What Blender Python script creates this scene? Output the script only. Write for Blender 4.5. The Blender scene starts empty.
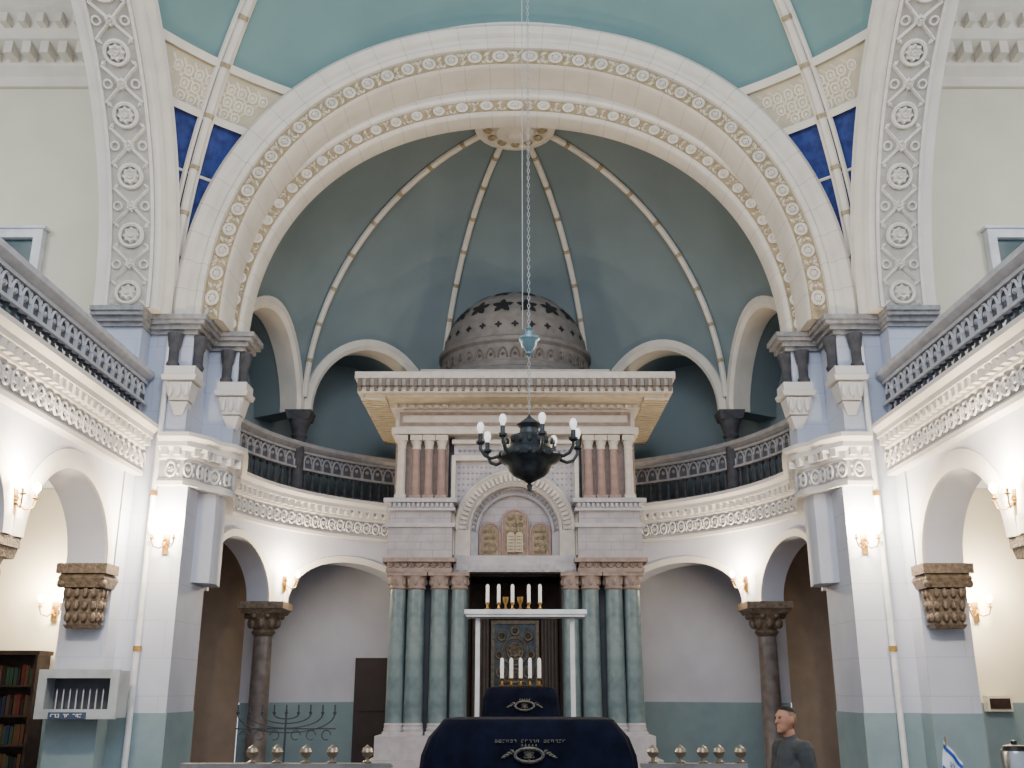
import bpy,bmesh,math,random
from mathutils import Vector,Matrix
pi=math.pi; sin=math.sin; cos=math.cos
random.seed(4)
SC=bpy.context.scene
def link(o): SC.collection.objects.link(o)
def C(r,g,b):
    f=lambda c:((c/255+.055)/1.055)**2.4 if c/255>.04045 else c/255/12.92
    return (f(r),f(g),f(b),1)
# ---------------- materials
def mat(name,col,rough=.7,metal=0,var=.12,scale=4,bump=0,bscale=30,emit=0,joint=None,col2=None,radial=None,spec=.3):
    m=bpy.data.materials.new(name); m.use_nodes=True; nt=m.node_tree; N=nt.nodes; L=nt.links
    b=N['Principled BSDF']; b.inputs['Roughness'].default_value=rough; b.inputs['Metallic'].default_value=metal
    b.inputs['Specular IOR Level'].default_value=spec
    tc=N.new('ShaderNodeTexCoord')
    nz=N.new('ShaderNodeTexNoise'); nz.inputs['Scale'].default_value=scale; nz.inputs['Detail'].default_value=5
    L.new(tc.outputs['Object'],nz.inputs['Vector'])
    rp=N.new('ShaderNodeValToRGB'); c=col
    c2=col2 or tuple([x*(1-2*var) for x in c[:3]]+[1])
    rp.color_ramp.elements[0].position=.35; rp.color_ramp.elements[0].color=c2
    rp.color_ramp.elements[1].position=.62; rp.color_ramp.elements[1].color=c
    L.new(nz.outputs['Fac'],rp.inputs['Fac']); out=rp.outputs['Color']
    def M1(op,a,b_=None,c_=None):
        n=N.new('ShaderNodeMath'); n.operation=op
        for i,x in enumerate((a,b_,c_)):
            if x is None: continue
            if hasattr(x,'links'): L.new(x,n.inputs[i])
            else: n.inputs[i].default_value=x
        return n.outputs[0]
    if joint or radial:
        sep=N.new('ShaderNodeSeparateXYZ'); L.new(tc.outputs['Object'],sep.inputs[0])
    if joint:
        ad=M1('ADD',sep.outputs['X'],sep.outputs['Y'])
        cb=N.new('ShaderNodeCombineXYZ'); L.new(ad,cb.inputs[0]); L.new(sep.outputs['Z'],cb.inputs[1])
        br=N.new('ShaderNodeTexBrick'); L.new(cb.outputs[0],br.inputs['Vector'])
        br.inputs['Scale'].default_value=1; br.inputs['Brick Width'].default_value=joint[0]; br.inputs['Row Height'].default_value=joint[1]
        br.inputs['Mortar Size'].default_value=joint[2]; br.inputs['Mortar Smooth'].default_value=.3
        mx=N.new('ShaderNodeMix'); mx.data_type='RGBA'; L.new(br.outputs['Fac'],mx.inputs['Factor'])
        L.new(out,mx.inputs['A']); mx.inputs['B'].default_value=tuple([x*joint[3] for x in c[:3]]+[1]); out=mx.outputs['Result']
    if radial:
        a=M1('ARCTAN2',sep.outputs['Z'],sep.outputs['X'])
        a=M1('MULTIPLY',a,radial[0]/pi); a=M1('FRACT',a); a=M1('LESS_THAN',a,radial[1])
        mx=N.new('ShaderNodeMix'); mx.data_type='RGBA'; L.new(a,mx.inputs['Factor'])
        L.new(out,mx.inputs['A']); mx.inputs['B'].default_value=tuple([x*.72 for x in c[:3]]+[1]); out=mx.outputs['Result']
    L.new(out,b.inputs['Base Color'])
    if bump:
        bp=N.new('ShaderNodeBump'); bp.inputs['Strength'].default_value=bump; bp.inputs['Distance'].default_value=.02
        n2=N.new('ShaderNodeTexNoise'); n2.inputs['Scale'].default_value=bscale; L.new(tc.outputs['Object'],n2.inputs['Vector']); L.new(n2.outputs['Fac'],bp.inputs['Height'])
        L.new(bp.outputs['Normal'],b.inputs['Normal'])
    if emit:
        b.inputs['Emission Color'].default_value=c; b.inputs['Emission Strength'].default_value=emit
    return m
M={}
M['white']=mat('white_plaster',C(186,190,206),var=.04,scale=2,bump=.1)
M['whitec']=mat('white_cornice_plaster',C(206,204,204),var=.04,scale=2)
M['whitej']=mat('white_block_plaster',C(180,187,206),var=.04,scale=2,joint=(.9,.42,.007,.82))
M['cream']=mat('cream_plaster',C(218,213,194),var=.03,scale=1.5)
M['creamw']=mat('cream_trim',C(222,215,205),var=.05,scale=3)
M['archj']=mat('arch_stone',C(220,213,203),var=.05,scale=3,radial=(34,.03))
M['goldc']=mat('carved_ochre',C(166,148,114),var=.16,scale=14)
M['collar']=mat('rib_collar_ochre',C(170,156,128),var=.14,scale=14)
M['greyc']=mat('carved_grey',C(184,179,170),var=.08,scale=10)
M['greyl']=mat('carved_light_grey',C(222,217,208),var=.06,scale=10)
M['teal']=mat('teal_paint',C(118,133,139),var=.05,scale=1.2,rough=.85)
M['teal2']=mat('teal_vault_paint',C(112,144,146),var=.05,scale=1.2,rough=.85)
M['blue']=mat('lapis_paint',C(46,64,130),var=.3,scale=9,col2=C(32,46,100))
M['lattice']=mat('cream_band_ground',C(196,186,162),var=.06,scale=6)
M['latr']=mat('cream_lattice_relief',C(232,227,214),var=.05,scale=6)
M['dado']=mat('teal_grey_dado',C(124,146,156),var=.05)
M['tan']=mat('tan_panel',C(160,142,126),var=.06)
M['stone']=mat('grey_capital_stone',C(150,150,153),var=.16,scale=12,bump=.3)
M['par']=mat('balustrade_grey',C(180,183,192),var=.1,scale=8)
M['par2']=mat('gallery_balustrade_grey',C(158,157,160),var=.1,scale=8)
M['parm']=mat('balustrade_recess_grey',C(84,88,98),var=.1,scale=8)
M['frz']=mat('frieze_ground_grey',C(150,152,160),var=.08,scale=8)
M['bal']=mat('baluster_dark_grey',C(74,75,82),var=.2,scale=8)
M['bronzec']=mat('bronze_capital',C(110,97,84),var=.25,scale=22,bump=.6,bscale=40,rough=.5)
M['shaft']=mat('dark_marble',C(108,100,98),var=.22,scale=7,rough=.3)
M['green']=mat('green_marble',C(108,124,128),col2=C(82,100,108),scale=5,rough=.35)
M['ark']=mat('ark_stone',C(158,153,160),var=.1,scale=6,joint=(.36,.115,.007,.7))
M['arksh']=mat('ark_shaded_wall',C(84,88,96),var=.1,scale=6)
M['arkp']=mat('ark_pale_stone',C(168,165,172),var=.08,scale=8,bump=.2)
M['pink']=mat('pink_brown_stone',C(150,126,120),var=.12,scale=8)
M['pinkb']=mat('pink_grey_capitals',C(140,124,118),var=.14,scale=10)
M['arkgold']=mat('gilded_relief',C(142,128,108),var=.25,scale=16,rough=.7)
M['dullrel']=mat('dull_bronze_relief',C(112,100,84),var=.25,scale=16,rough=.6)
M['arkcor']=mat('ark_cornice_cream',C(194,187,180),var=.08,scale=8)
M['coffer']=mat('cornice_soffit_cream',C(186,176,156),var=.1,scale=8)
M['tabl']=mat('stone_tablets',C(172,160,138),var=.1,scale=8)
M['arkdome']=mat('ark_dome_taupe',C(122,117,114),var=.12,scale=7)
M['void']=mat('dark_opening',C(34,35,38),var=.1)
M['brown']=mat('dark_wood',C(56,40,34),var=.3,scale=9,rough=.6)
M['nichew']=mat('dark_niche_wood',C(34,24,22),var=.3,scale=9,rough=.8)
M['mod']=mat('modillion_brown',C(112,102,94),var=.1,scale=9)
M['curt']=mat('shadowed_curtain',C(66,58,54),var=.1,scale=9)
M['floorw']=mat('wood_floor',C(110,96,84),var=.2,scale=3,rough=.4,joint=(1.2,.14,.006,.5))
M['velvet']=mat('navy_velvet',C(14,18,36),var=.25,scale=8,rough=.9,spec=.1)
M['gold']=mat('silver_beige_thread',C(112,108,100),rough=.8,var=.3,scale=60)
M['brass']=mat('brass',C(176,140,80),rough=.3,metal=.9)
M['chand']=mat('patinated_bronze',C(66,72,76),rough=.4,metal=.4,var=.3,scale=12)
M['verd']=mat('verdigris_glass',C(120,150,164),rough=.25,metal=.2)
M['chain']=mat('steel_chain',C(175,180,186),rough=.4,metal=.4)
M['bulb']=mat('frosted_bulb',C(250,248,245),rough=.3,emit=.8)
M['bulbw']=mat('lit_bulb',C(255,226,170),rough=.3,emit=60)
M['candle']=mat('white_candle',C(240,238,232),rough=.5,emit=.12)
M['wframe']=mat('white_enamel',C(218,221,226),rough=.35)
M['metalw']=mat('white_metal',C(164,172,180),rough=.4)
M['iron']=mat('wrought_iron',C(62,68,80),rough=.5,metal=.2)
M['skin']=mat('skin',C(176,128,106),var=.08,scale=9,rough=.6)
M['shirt']=mat('dark_grey_jersey',C(62,66,70),var=.12,scale=12,rough=.9)
M['trous']=mat('charcoal_cloth',C(48,48,54),var=.1,rough=.9)
M['kip']=mat('black_kippah',C(26,28,34),rough=.9)
M['hair']=mat('close_shaved_hair',C(120,98,86),rough=.9,var=.1,scale=40)
M['shoe']=mat('black_leather',C(25,24,24),rough=.4)
M['steel']=mat('polished_steel',C(180,182,186),rough=.25,metal=.9)
M['dull']=mat('tarnished_brass',C(150,140,124),rough=.35,metal=.7)
M['railst']=mat('railing_grey_stone',C(128,126,124),var=.15,scale=8)
M['flagb']=mat('flag_blue',C(40,80,170)); M['flagw']=mat('flag_white',C(225,230,235))
M['signb']=mat('sign_blue_grey',C(60,76,104))
M['glassd']=mat('window_glass',C(60,84,92),rough=.15)
M['dark']=mat('dark_door_paint',C(48,42,46))
bookm=[mat('book_cloth_%s'%n,c,rough=.7) for n,c in (('maroon',C(92,38,34)),('brown',C(84,58,40)),('navy',C(36,44,70)),('green',C(44,66,52)),('black',C(34,32,34)))]
M['page']=mat('book_pages',C(214,204,180))
# ---------------- core helpers
WL={}
def wl(o): return WL.get(o.name,Vector((0,0,0)))
def meta(o,label=None,cat=None,kind=None,group=None):
    if label:o['label']=label
    if cat:o['category']=cat
    if kind:o['kind']=kind
    if group:o['group']=group
def empty(name,loc,label,cat,group=None,kind=None):
    o=bpy.data.objects.new(name,None); o.empty_display_size=.2; o.location=loc; link(o); WL[o.name]=Vector(loc); meta(o,label,cat,kind,group); return o
def fin(bm,name,mt,parent=None,label=None,cat=None,kind=None,group=None,side=-1,ang=35,recalc=True):
    if side==1:
        for v in bm.verts: v.co.x*=-1
        bmesh.ops.reverse_faces(bm,faces=bm.faces)
    if recalc: bmesh.ops.recalc_face_normals(bm,faces=bm.faces)
    xs=[v.co.x for v in bm.verts];ys=[v.co.y for v in bm.verts];zs=[v.co.z for v in bm.verts]
    org=Vector(((min(xs)+max(xs))/2,(min(ys)+max(ys))/2,min(zs)))
    bmesh.ops.translate(bm,verts=bm.verts,vec=-org)
    me=bpy.data.meshes.new(name); bm.to_mesh(me); bm.free()
    for m in (mt if isinstance(mt,list) else [mt]): me.materials.append(M[m] if isinstance(m,str) else m)
    for p in me.polygons: p.use_smooth=True
    me.set_sharp_from_angle(angle=math.radians(ang))
    o=bpy.data.objects.new(name,me); link(o); WL[o.name]=org
    if parent: o.parent=parent; o.location=org-wl(parent)
    else: o.location=org
    meta(o,label,cat,kind,group); return o
def cp(o,dloc,parent=None):
    n=o.copy(); link(n)
    if parent: n.parent=parent
    n.location=o.location+Vector(dloc); WL[n.name]=wl(o)+Vector(dloc); return n
B=bmesh.new
def quadgrid(bm,rows,closeu=False,closev=False):
    V=[[bm.verts.new(p) for p in r] for r in rows]
    n=len(V);m=len(V[0])
    for i in range(n if closeu else n-1):
        for j in range(m if closev else m-1):
            a=V[i][j];b=V[(i+1)%n][j];c=V[(i+1)%n][(j+1)%m];d=V[i][(j+1)%m]
            try: bm.faces.new((a,b,c,d))
            except: pass
    return V
def box(bm,x0,x1,y0,y1,z0,z1,mi=0):
    v=[bm.verts.new((x,y,z)) for z in (z0,z1) for x,y in ((x0,y0),(x1,y0),(x1,y1),(x0,y1))]
    for f in ((0,3,2,1),(4,5,6,7),(0,1,5,4),(1,2,6,5),(2,3,7,6),(3,0,4,7)): bm.faces.new([v[i] for i in f]).material_index=mi
def prism(bm,pts,a,b,ax='z'):
    f={'z':lambda p,h:(p[0],p[1],h),'y':lambda p,h:(p[0],h,p[1]),'x':lambda p,h:(h,p[0],p[1])}[ax]
    A=[bm.verts.new(f(p,a)) for p in pts];Bv=[bm.verts.new(f(p,b)) for p in pts];n=len(pts)
    bm.faces.new(A);bm.faces.new(Bv[::-1])
    for i in range(n): bm.faces.new((A[i],A[(i+1)%n],Bv[(i+1)%n],Bv[i]))
def frus(bm,cx,cy,hx0,hy0,z0,hx1,hy1,z1):
    A=[bm.verts.new((cx+sx*hx0,cy+sy*hy0,z0)) for sx,sy in ((-1,-1),(1,-1),(1,1),(-1,1))]
    D=[bm.verts.new((cx+sx*hx1,cy+sy*hy1,z1)) for sx,sy in ((-1,-1),(1,-1),(1,1),(-1,1))]
    bm.faces.new(A[::-1]);bm.faces.new(D)
    for i in range(4): bm.faces.new((A[i],A[(i+1)%4],D[(i+1)%4],D[i]))
def lathe(bm,prof,cx=0,cy=0,seg=20,a0=0,a1=2*pi,cap=True):
    full=abs(a1-a0-2*pi)<1e-4
    n=seg if full else seg+1
    rows=[[(cx+r*cos(a0+(a1-a0)*i/seg),cy+r*sin(a0+(a1-a0)*i/seg),z) for i in range(n)] for r,z in prof]
    V=quadgrid(bm,rows,closev=full)
    if cap and full:
        if prof[0][0]>1e-3: bm.faces.new(V[0][::-1])
        if prof[-1][0]>1e-3: bm.faces.new(V[-1])
def tube(bm,pts,r,seg=8,cap=True):
    pts=[Vector(p) for p in pts];n=len(pts)
    R=r if isinstance(r,(list,tuple)) else [r]*n
    t=(pts[1]-pts[0]).normalized(); u=t.orthogonal().normalized()
    rows=[]
    for i in range(n):
        tt=(pts[min(i+1,n-1)]-pts[max(i-1,0)]).normalized()
        u=(u-tt*u.dot(tt)).normalized(); w=tt.cross(u)
        rows.append([pts[i]+(u*cos(2*pi*k/seg)+w*sin(2*pi*k/seg))*R[i] for k in range(seg)])
    V=quadgrid(bm,rows,closev=True)
    if cap: bm.faces.new(V[0][::-1]);bm.faces.new(V[-1])
def ell(bm,c,rx,ry,rz,seg=14,rg=9,rot=None):
    g=bmesh.ops.create_uvsphere(bm,u_segments=seg,v_segments=rg,radius=1)
    m=Matrix.Translation(c)@(rot or Matrix())@Matrix.Diagonal((rx,ry,rz,1))
    bmesh.ops.transform(bm,matrix=m,verts=g['verts'])
def ring(bm,pf,prof,n=72,a0=0,a1=pi,close=True):
    rows=[[pf(a0+(a1-a0)*i/n,r,d) for r,d in prof] for i in range(n+1)]
    V=quadgrid(bm,rows,closev=close)
    if close: 
        try: bm.faces.new(V[0]);bm.faces.new(V[-1][::-1])
        except: pass
def offs(path,o):
    out=[];n=len(path)
    for i in range(n):
        def nd(a,b):
            d=(Vector(b)-Vector(a)).normalized(); return Vector((d.y,-d.x))
        if i==0: m=nd(path[0],path[1])
        elif i==n-1: m=nd(path[-2],path[-1])
        else:
            a=nd(path[i-1],path[i]);b=nd(path[i],path[i+1]); m=(a+b); m=m/max(.35,m.dot(a))
        out.append(Vector(path[i])+m*o)
    return out
def sweep(bm,path,prof):
    cols=[[(p.x,p.y,z) for p in offs(path,o)] for o,z in prof]
    rows=[[cols[j][i] for j in range(len(prof))] for i in range(len(path))]
    V=quadgrid(bm,rows,closev=True); bm.faces.new(V[0]);bm.faces.new(V[-1][::-1])
def along(path,sp,o=0,start=None):
    P=offs(path,o) if o else [Vector(p) for p in path]
    out=[];acc=sp/2 if start is None else start
    for i in range(len(P)-1):
        d=P[i+1]-P[i];L=d.length
        if L<1e-6: continue
        d.normalize()
        while acc<L:
            q=P[i]+d*acc; out.append((Vector((q.x,q.y,0)),Vector((d.x,d.y,0)),Vector((d.y,-d.x,0)))); acc+=sp
        acc-=L
    return out
# templates
def T_box(a0,a1,b0,b1,c0,c1):
    v=[(a,b,c) for c in (c0,c1) for a,b in ((a0,b0),(a1,b0),(a1,b1),(a0,b1))]
    return v,[(0,3,2,1),(4,5,6,7),(0,1,5,4),(1,2,6,5),(2,3,7,6),(3,0,4,7)]
def T_ros(R,h,pet=8,seg=16):
    v=[(0,0,h*.7)];f=[]
    for k,(rr,hh) in enumerate(((.22,h),(.34,h*.45),(.7,h*.8),(1,0))):
        for i in range(seg):
            a=2*pi*i/seg; m=1+(.16*cos(pet*a) if rr>.5 else 0)
            v.append((R*rr*m*cos(a),R*rr*m*sin(a),hh))
    for i in range(seg): f.append((0,1+i,1+(i+1)%seg))
    for k in range(3):
        for i in range(seg):
            a=1+k*seg+i;b=1+k*seg+(i+1)%seg; f.append((a,a+seg,b+seg,b))
    return v,f
def T_tor(R,r,seg=18,s2=5,a0=0,a1=2*pi,ry=None):
    full=abs(a1-a0-2*pi)<1e-4;n=seg if full else seg+1;v=[];f=[];ry=ry or R
    for i in range(n):
        a=a0+(a1-a0)*i/seg
        for j in range(s2):
            b=2*pi*j/s2; v.append(((R+r*cos(b))*cos(a),(ry+r*cos(b))*sin(a),r*.8+r*sin(b)))
    for i in range(n if full else n-1):
        for j in range(s2):
            f.append((i*s2+j,((i+1)%n)*s2+j,((i+1)%n)*s2+(j+1)%s2,i*s2+(j+1)%s2))
    return v,f
def T_loz(x,y,l,w,h,ang):
    v=[];
    for a,b,c in ((-l,0,0),(0,-w,0),(l,0,0),(0,w,0),(0,0,h)):
        v.append((x+a*cos(ang)-b*sin(ang),y+a*sin(ang)+b*cos(ang),c))
    return v,[(0,1,4),(1,2,4),(2,3,4),(3,0,4)]
def T_bar(x0,y0,x1,y1,w,h,n=4):
    d=Vector((x1-x0,y1-y0)).normalized();p=Vector((-d.y,d.x))*w/2;v=[];f=[]
    for i in range(n+1):
        q=Vector((x0,y0)).lerp(Vector((x1,y1)),i/n)
        v+=[(q.x-p.x,q.y-p.y,0),(q.x,q.y,h),(q.x+p.x,q.y+p.y,0)]
    for i in range(n):
        k=i*3; f+=[(k,k+3,k+4,k+1),(k+1,k+4,k+5,k+2)]
    return v,f
def tadd(bm,T,P,mi=0):
    V=[bm.verts.new(P(*v)) for v in T[0]]
    for f in T[1]:
        try: bm.faces.new([V[i] for i in f]).material_index=mi
        except: pass
def frame(pos,t,n,z=0): 
    return lambda a,b,c:(pos.x+t.x*a+n.x*c,pos.y+t.y*a+n.y*c,z+b)
# ---------------- plan constants
CY=13.3; RA=4.1; ZC=6.3; HD=3.72
def pol(az,r): return (-r*sin(az),CY+r*cos(az))
D=math.radians
# ---------------- floor / shell
bm=B();box(bm,-9.5,9.5,-3,12.9,-.1,0);fin(bm,'floor','floorw',kind='structure')
bm=B();box(bm,-5.8,5.8,12.9,19.5,-.1,.3);fin(bm,'floor','floorw',kind='structure')
for s in(-1,1):
    nm='left' if s<0 else 'right'
    bm=B();box(bm,-9.5,-5.15,12.8,13.0,1.6,11.6);fin(bm,'wall_wing_%s'%nm,'cream',kind='structure',side=s)
    bm=B();box(bm,-9.5,-5.15,12.78,13.0,0,1.6);fin(bm,'wall_dado_%s'%nm,'dado',kind='structure',side=s)
    bm=B();box(bm,-9.6,-9.5,2,13,0,11.6);fin(bm,'wall_outer_%s'%nm,'cream',kind='structure',side=s)
    bm=B();box(bm,-9.5,-4.7,4,12.79,4.25,4.6);fin(bm,'floor','white',kind='structure',side=s)
    bm=B();box(bm,-9.5,-4.75,5,12.79,11.3,11.5);fin(bm,'ceiling','teal2',kind='structure',side=s)
    bm=B();pth=[(-9.5,12.79),(-5.15,12.79)]
    sweep(bm,pth,[(0,10.2),(.06,10.2),(.08,10.35),(.2,10.45),(.22,10.62),(.5,10.7),(.55,10.95),(.75,11.05),(.75,11.29),(0,11.29)])
    for p,t,n in along(pth,.26): 
        tadd(bm,T_box(-.06,.06,10.5,10.7,.1,.46),frame(p,t,n)); tadd(bm,T_box(-.05,.05,10.85,11.0,.5,.7),frame(p,t,n))
    fin(bm,'trim_1','creamw',kind='structure',side=s)
for s in(-1,1):
    w=empty('window_1',(s*7.1,12.75,6.2),None,None,kind='structure')
    bm=B()
    for (x0,x1,z0,z1) in ((-7.8,-7.65,6.2,7.75),(-6.68,-6.56,6.2,7.75),(-7.8,-6.56,7.75,7.88)): box(bm,x0,x1,12.66,12.79,z0,z1)
    box(bm,-7.86,-6.52,12.63,12.79,7.88,7.92); box(bm,-7.2,-7.15,12.7,12.79,6.2,7.75)
    fin(bm,'window_frame','wframe',w,side=s)
    bm=B();box(bm,-7.65,-6.68,12.74,12.785,6.2,7.75);fin(bm,'window_pane','glassd',w,side=s)
# ---------------- piers
for s in(-1,1):
    e=empty('pillar',(s*4.5,12.3,0),'white block-jointed plaster pier carrying the big arches','pillar')
    bm=B()
    prism(bm,[(-5.15,11.6),(-4.6,11.6),(-4.6,11.9),(-3.95,11.9),(-3.95,12.9),(-5.15,12.9)],0,4.15)
    prism(bm,[(-5.15,11.6),(-4.6,11.6),(-4.6,11.9),(-4.05,11.9),(-4.05,12.55),(-3.65,12.55),(-3.65,12.9),(-5.15,12.9)],4.15,6.04)
    fin(bm,'shaft','whitej',e,side=s)
    bm=B()
    prism(bm,[(-5.152,11.585),(-4.585,11.585),(-4.585,11.885),(-3.935,11.885),(-3.935,12.91),(-5.152,12.91)],0,1.5)
    fin(bm,'dado_panel','dado',e,side=s)
    bm=B()
    for o,z0,z1 in ((.05,6.03,6.08),(.1,6.08,6.14),(.16,6.14,6.19),(.19,6.19,6.25)):
        prism(bm,[(-5.2,11.6-o),(-4.6+o*.3,11.6-o),(-4.6+o*.3,11.9-o),(-4.05+o,11.9-o),(-4.05+o,12.55-o),(-3.62+o,12.55-o),(-3.62+o,12.88),(-5.2,12.88)],z0,z1)
    fin(bm,'impost_cornice','stone',e,side=s)
    for (cx,cy) in ((-4.26,11.83),(-4.0,11.98),(-3.78,12.5),(-3.6,12.64)):
        bm=B();lathe(bm,[(.07,5.58),(.085,5.62),(.065,5.66),(.065,5.83),(.08,5.86),(.095,5.95),(.105,6.02)],cx,cy,10);fin(bm,'colonnette','bal',e,side=s)
    for (cx,cy) in ((-4.14,11.92),(-3.68,12.6)):
        bm=B()
        frus(bm,cx,cy,.05,.05,4.98,.11,.1,5.14);frus(bm,cx,cy,.12,.11,5.16,.16,.15,5.38);frus(bm,cx,cy,.2,.18,5.4,.22,.2,5.46);box(bm,cx-.19,cx+.19,cy-.17,cy+.17,5.46,5.58)
        for k in range(3): ell(bm,(cx-.1+.1*k,cy-.14,5.28),.04,.04,.1,8,6)
        fin(bm,'console','whitec',e,side=s)
    p=empty('pipe',(s*4.33,11.84,0),'white vertical pipe with brass collars down the pier','pipe')
    bm=B();tube(bm,[(-4.33,11.84,0),(-4.33,11.84,6.0)],.035,10);fin(bm,'pipe_tube','wframe',p,side=s)
    for z in (2.2,4.0,):
        bm=B();tube(bm,[(-4.33,11.84,z-.03),(-4.33,11.84,z+.03)],.048,10);fin(bm,'collar','brass',p,side=s)
# ---------------- great arch
SE=.9
def pfm(zc,Y,kx=1,se=1):
    def f(a,r,d):
        c=cos(a);s_=max(0,sin(a)) if se!=1 else sin(a)
        if se==1: return (r*c,Y+d,zc+r*s_)
        return (kx*r*math.copysign(abs(c)**se,c),Y+d,zc+r*s_**se)
    return f
P1=pfm(6.26,0,1,SE);P2=pfm(6.12,0,1.05,SE)
arch=empty('archway',(0,12.2,6.3),'great round arch with cream mouldings and two carved ochre bands','arch')
bm=B();ring(bm,P1,[(3.74,12.5),(3.74,12.0),(3.76,11.96),(3.77,11.94),(4.0,11.94),(4.01,11.9),(4.06,11.86),(4.1,11.9),(4.16,11.9),(4.2,11.84),(4.3,11.82),(4.36,11.86),(4.4,11.95),(4.42,12.02),(4.75,12.02),(4.75,12.5)],120)
fin(bm,'outer_ring','archj',arch)
bm=B();ring(bm,P2,[(3.45,12.82),(3.45,12.54),(3.47,12.5),(3.5,12.47),(3.52,12.5),(3.7,12.5),(3.72,12.46),(3.76,12.44),(3.82,12.48),(4.4,12.5),(4.4,12.82)],120,0,pi)
fin(bm,'inner_ring','archj',arch)
def carved(bm,pf,rm,d0,w,a0,a1,unit):
    n=int((a1-a0)*rm/unit)
    for i in range(n):
        ac=a0+(i+.5)*(a1-a0)/n
        P=lambda a,b,c,ac=ac:pf(ac+a/rm,rm+b,d0-c)
        sg=1 if i%2 else -1
        tadd(bm,T_tor(w*.34,.02,14,4),P); tadd(bm,T_ros(w*.24,.04,6,12),P)
        for q in (-1,1):
            tadd(bm,T_loz(unit*.5,q*w*.27,w*.26,w*.12,.04,q*.7*sg),P)
            tadd(bm,T_loz(q*unit*.34,q*sg*w*.32,w*.18,w*.09,.035,-q*.9),P)
        tadd(bm,T_loz(unit*.5,0,w*.16,w*.1,.045,pi/2),P)
for (pf,r,Y,w) in ((P1,3.885,11.94,.22),(P2,3.61,12.5,.175)):
    bm=B();ring(bm,pf,[(r-w/2,Y+.01),(r-w/2,Y-.006),(r+w/2,Y-.006),(r+w/2,Y+.01)],120);fin(bm,'carved_band_ground','goldc',arch)
    bm=B();carved(bm,pf,r,Y-.004,w*.95,D(1),D(179),.3);fin(bm,'carved_band','creamw',arch)
# ---------------- side arches
for s in(-1,1):
    sa=empty('archway',(s*4.8,7.5,6.3),'broad side arch with pale grey carved rosettes on its underside','arch')
    pf=lambda a,r,d:(-d,7.5+r*cos(a),6.25+r*sin(a))
    bm=B();ring(bm,pf,[(4.0,5.2),(4.0,4.42),(4.06,4.38),(4.12,4.42),(4.16,4.42),(4.2,4.36),(4.26,4.32),(4.3,4.38),(4.34,4.38),(4.4,4.32),(4.46,4.34),(4.46,4.46),(5.6,4.52),(5.6,5.2)],96,0,pi)
    fin(bm,'arch_ring','creamw',sa,side=s)
    bm=B();ring(bm,pf,[(3.99,5.06),(3.99,4.5),(4.01,4.5),(4.01,5.06)],96);fin(bm,'carved_soffit_ground','greyc',sa,side=s)
    bm=B();
    for d in (4.52,5.04): ring(bm,pf,[(3.97,d-.02),(3.97,d+.02),(4,d+.02),(4,d-.02)],96)
    rm=3.985;n=34
    for i in range(n):
        ac=pi*(i+.5)/n;un=pi*rm/n
        P=lambda a,b,c,ac=ac:pf(ac+a/rm,rm-c,4.78+b)
        if i%2==0:
            tadd(bm,T_tor(.14,.026,20,5),P);tadd(bm,T_ros(.11,.07,8,16),P)
            for q in (-1,1):
                for q2 in (-1,1): tadd(bm,T_loz(q*.13,q2*.19,.06,.03,.035,q*q2*.8),P)
        else:
            for q in (-1,1):
                tadd(bm,T_bar(-un*.6,-q*.22,un*.6,q*.22,.045,.035),P)
                tadd(bm,T_tor(.05,.015,10,4),lambda a,b,c,q=q,P=P:P(a,b+q*.17,c))
            tadd(bm,T_ros(.07,.06,6,12),P)
    fin(bm,'carved_soffit','greyl',sa,side=s)
# ---------------- main vault (sail vault)
def vband(z0,z1,name,m,off=0,n=12,cut=True):
    bm=B();R=6.364+off;rows=[]
    for i in range(n+1):
        z=z0+(z1-z0)*i/n; rr=math.sqrt(max(0,R*R-(z-6.3)**2))
        rows.append([(rr*cos(2*pi*k/160),7.5+rr*sin(2*pi*k/160),z) for k in range(160)])
    quadgrid(bm,rows,closev=True)
    for co,no in (((4.5,0,0),(1,0,0)),((-4.5,0,0),(-1,0,0)),((0,12.02,0),(0,1,0)),((0,4.5,0),(0,-1,0))):
        g=bm.verts[:]+bm.edges[:]+bm.faces[:]
        bmesh.ops.bisect_plane(bm,geom=g,plane_co=co,plane_no=no,clear_outer=True)
    return fin(bm,name,m,kind='structure',recalc=False)
ZB=8.95
vband(6.4,ZB+.02,'ceiling','blue');vband(ZB,9.58,'ceiling','lattice',-.02,4);vband(9.58,12.6,'ceiling','teal2',0,24)
vt=empty('trim_2',(0,11,8.8),None,None,kind='structure')
for z0,z1,mm in((ZB-.05,ZB+.04,'creamw'),(9.52,9.61,'creamw')):
    o=vband(z0,z1,'ring_moulding',mm,-.07,2); del o['kind']; o.parent=vt; o.location=o.location-Vector((0,11,8.8))
bm=B()
def sp(az,z,c,o=.02):
    R=6.364-o-c;rr=math.sqrt(max(0,R*R-(z-6.3)**2));return (-rr*sin(az),7.5+rr*cos(az),z)
for s in(-1,1):
    az=D(36.5)
    while az<D(54):
        for zr in (9.07,9.22,9.37,):
            x_,y_,_=sp(az,zr,0)
            if abs(x_)>4.36 or y_>11.88: continue
            P=lambda a,b,c,az=az*s,zr=zr:sp(az+a/5.6,zr+b,c)
            tadd(bm,T_tor(.055,.013,12,4),P);tadd(bm,T_ros(.03,.02,4,8),P)
            for q in(-1,1): tadd(bm,T_bar(.04,q*.04,.11,q*.11,.02,.016,1),P)
        az+=.155/5.6
fin(bm,'ring_fretwork','latr',vt)
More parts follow.
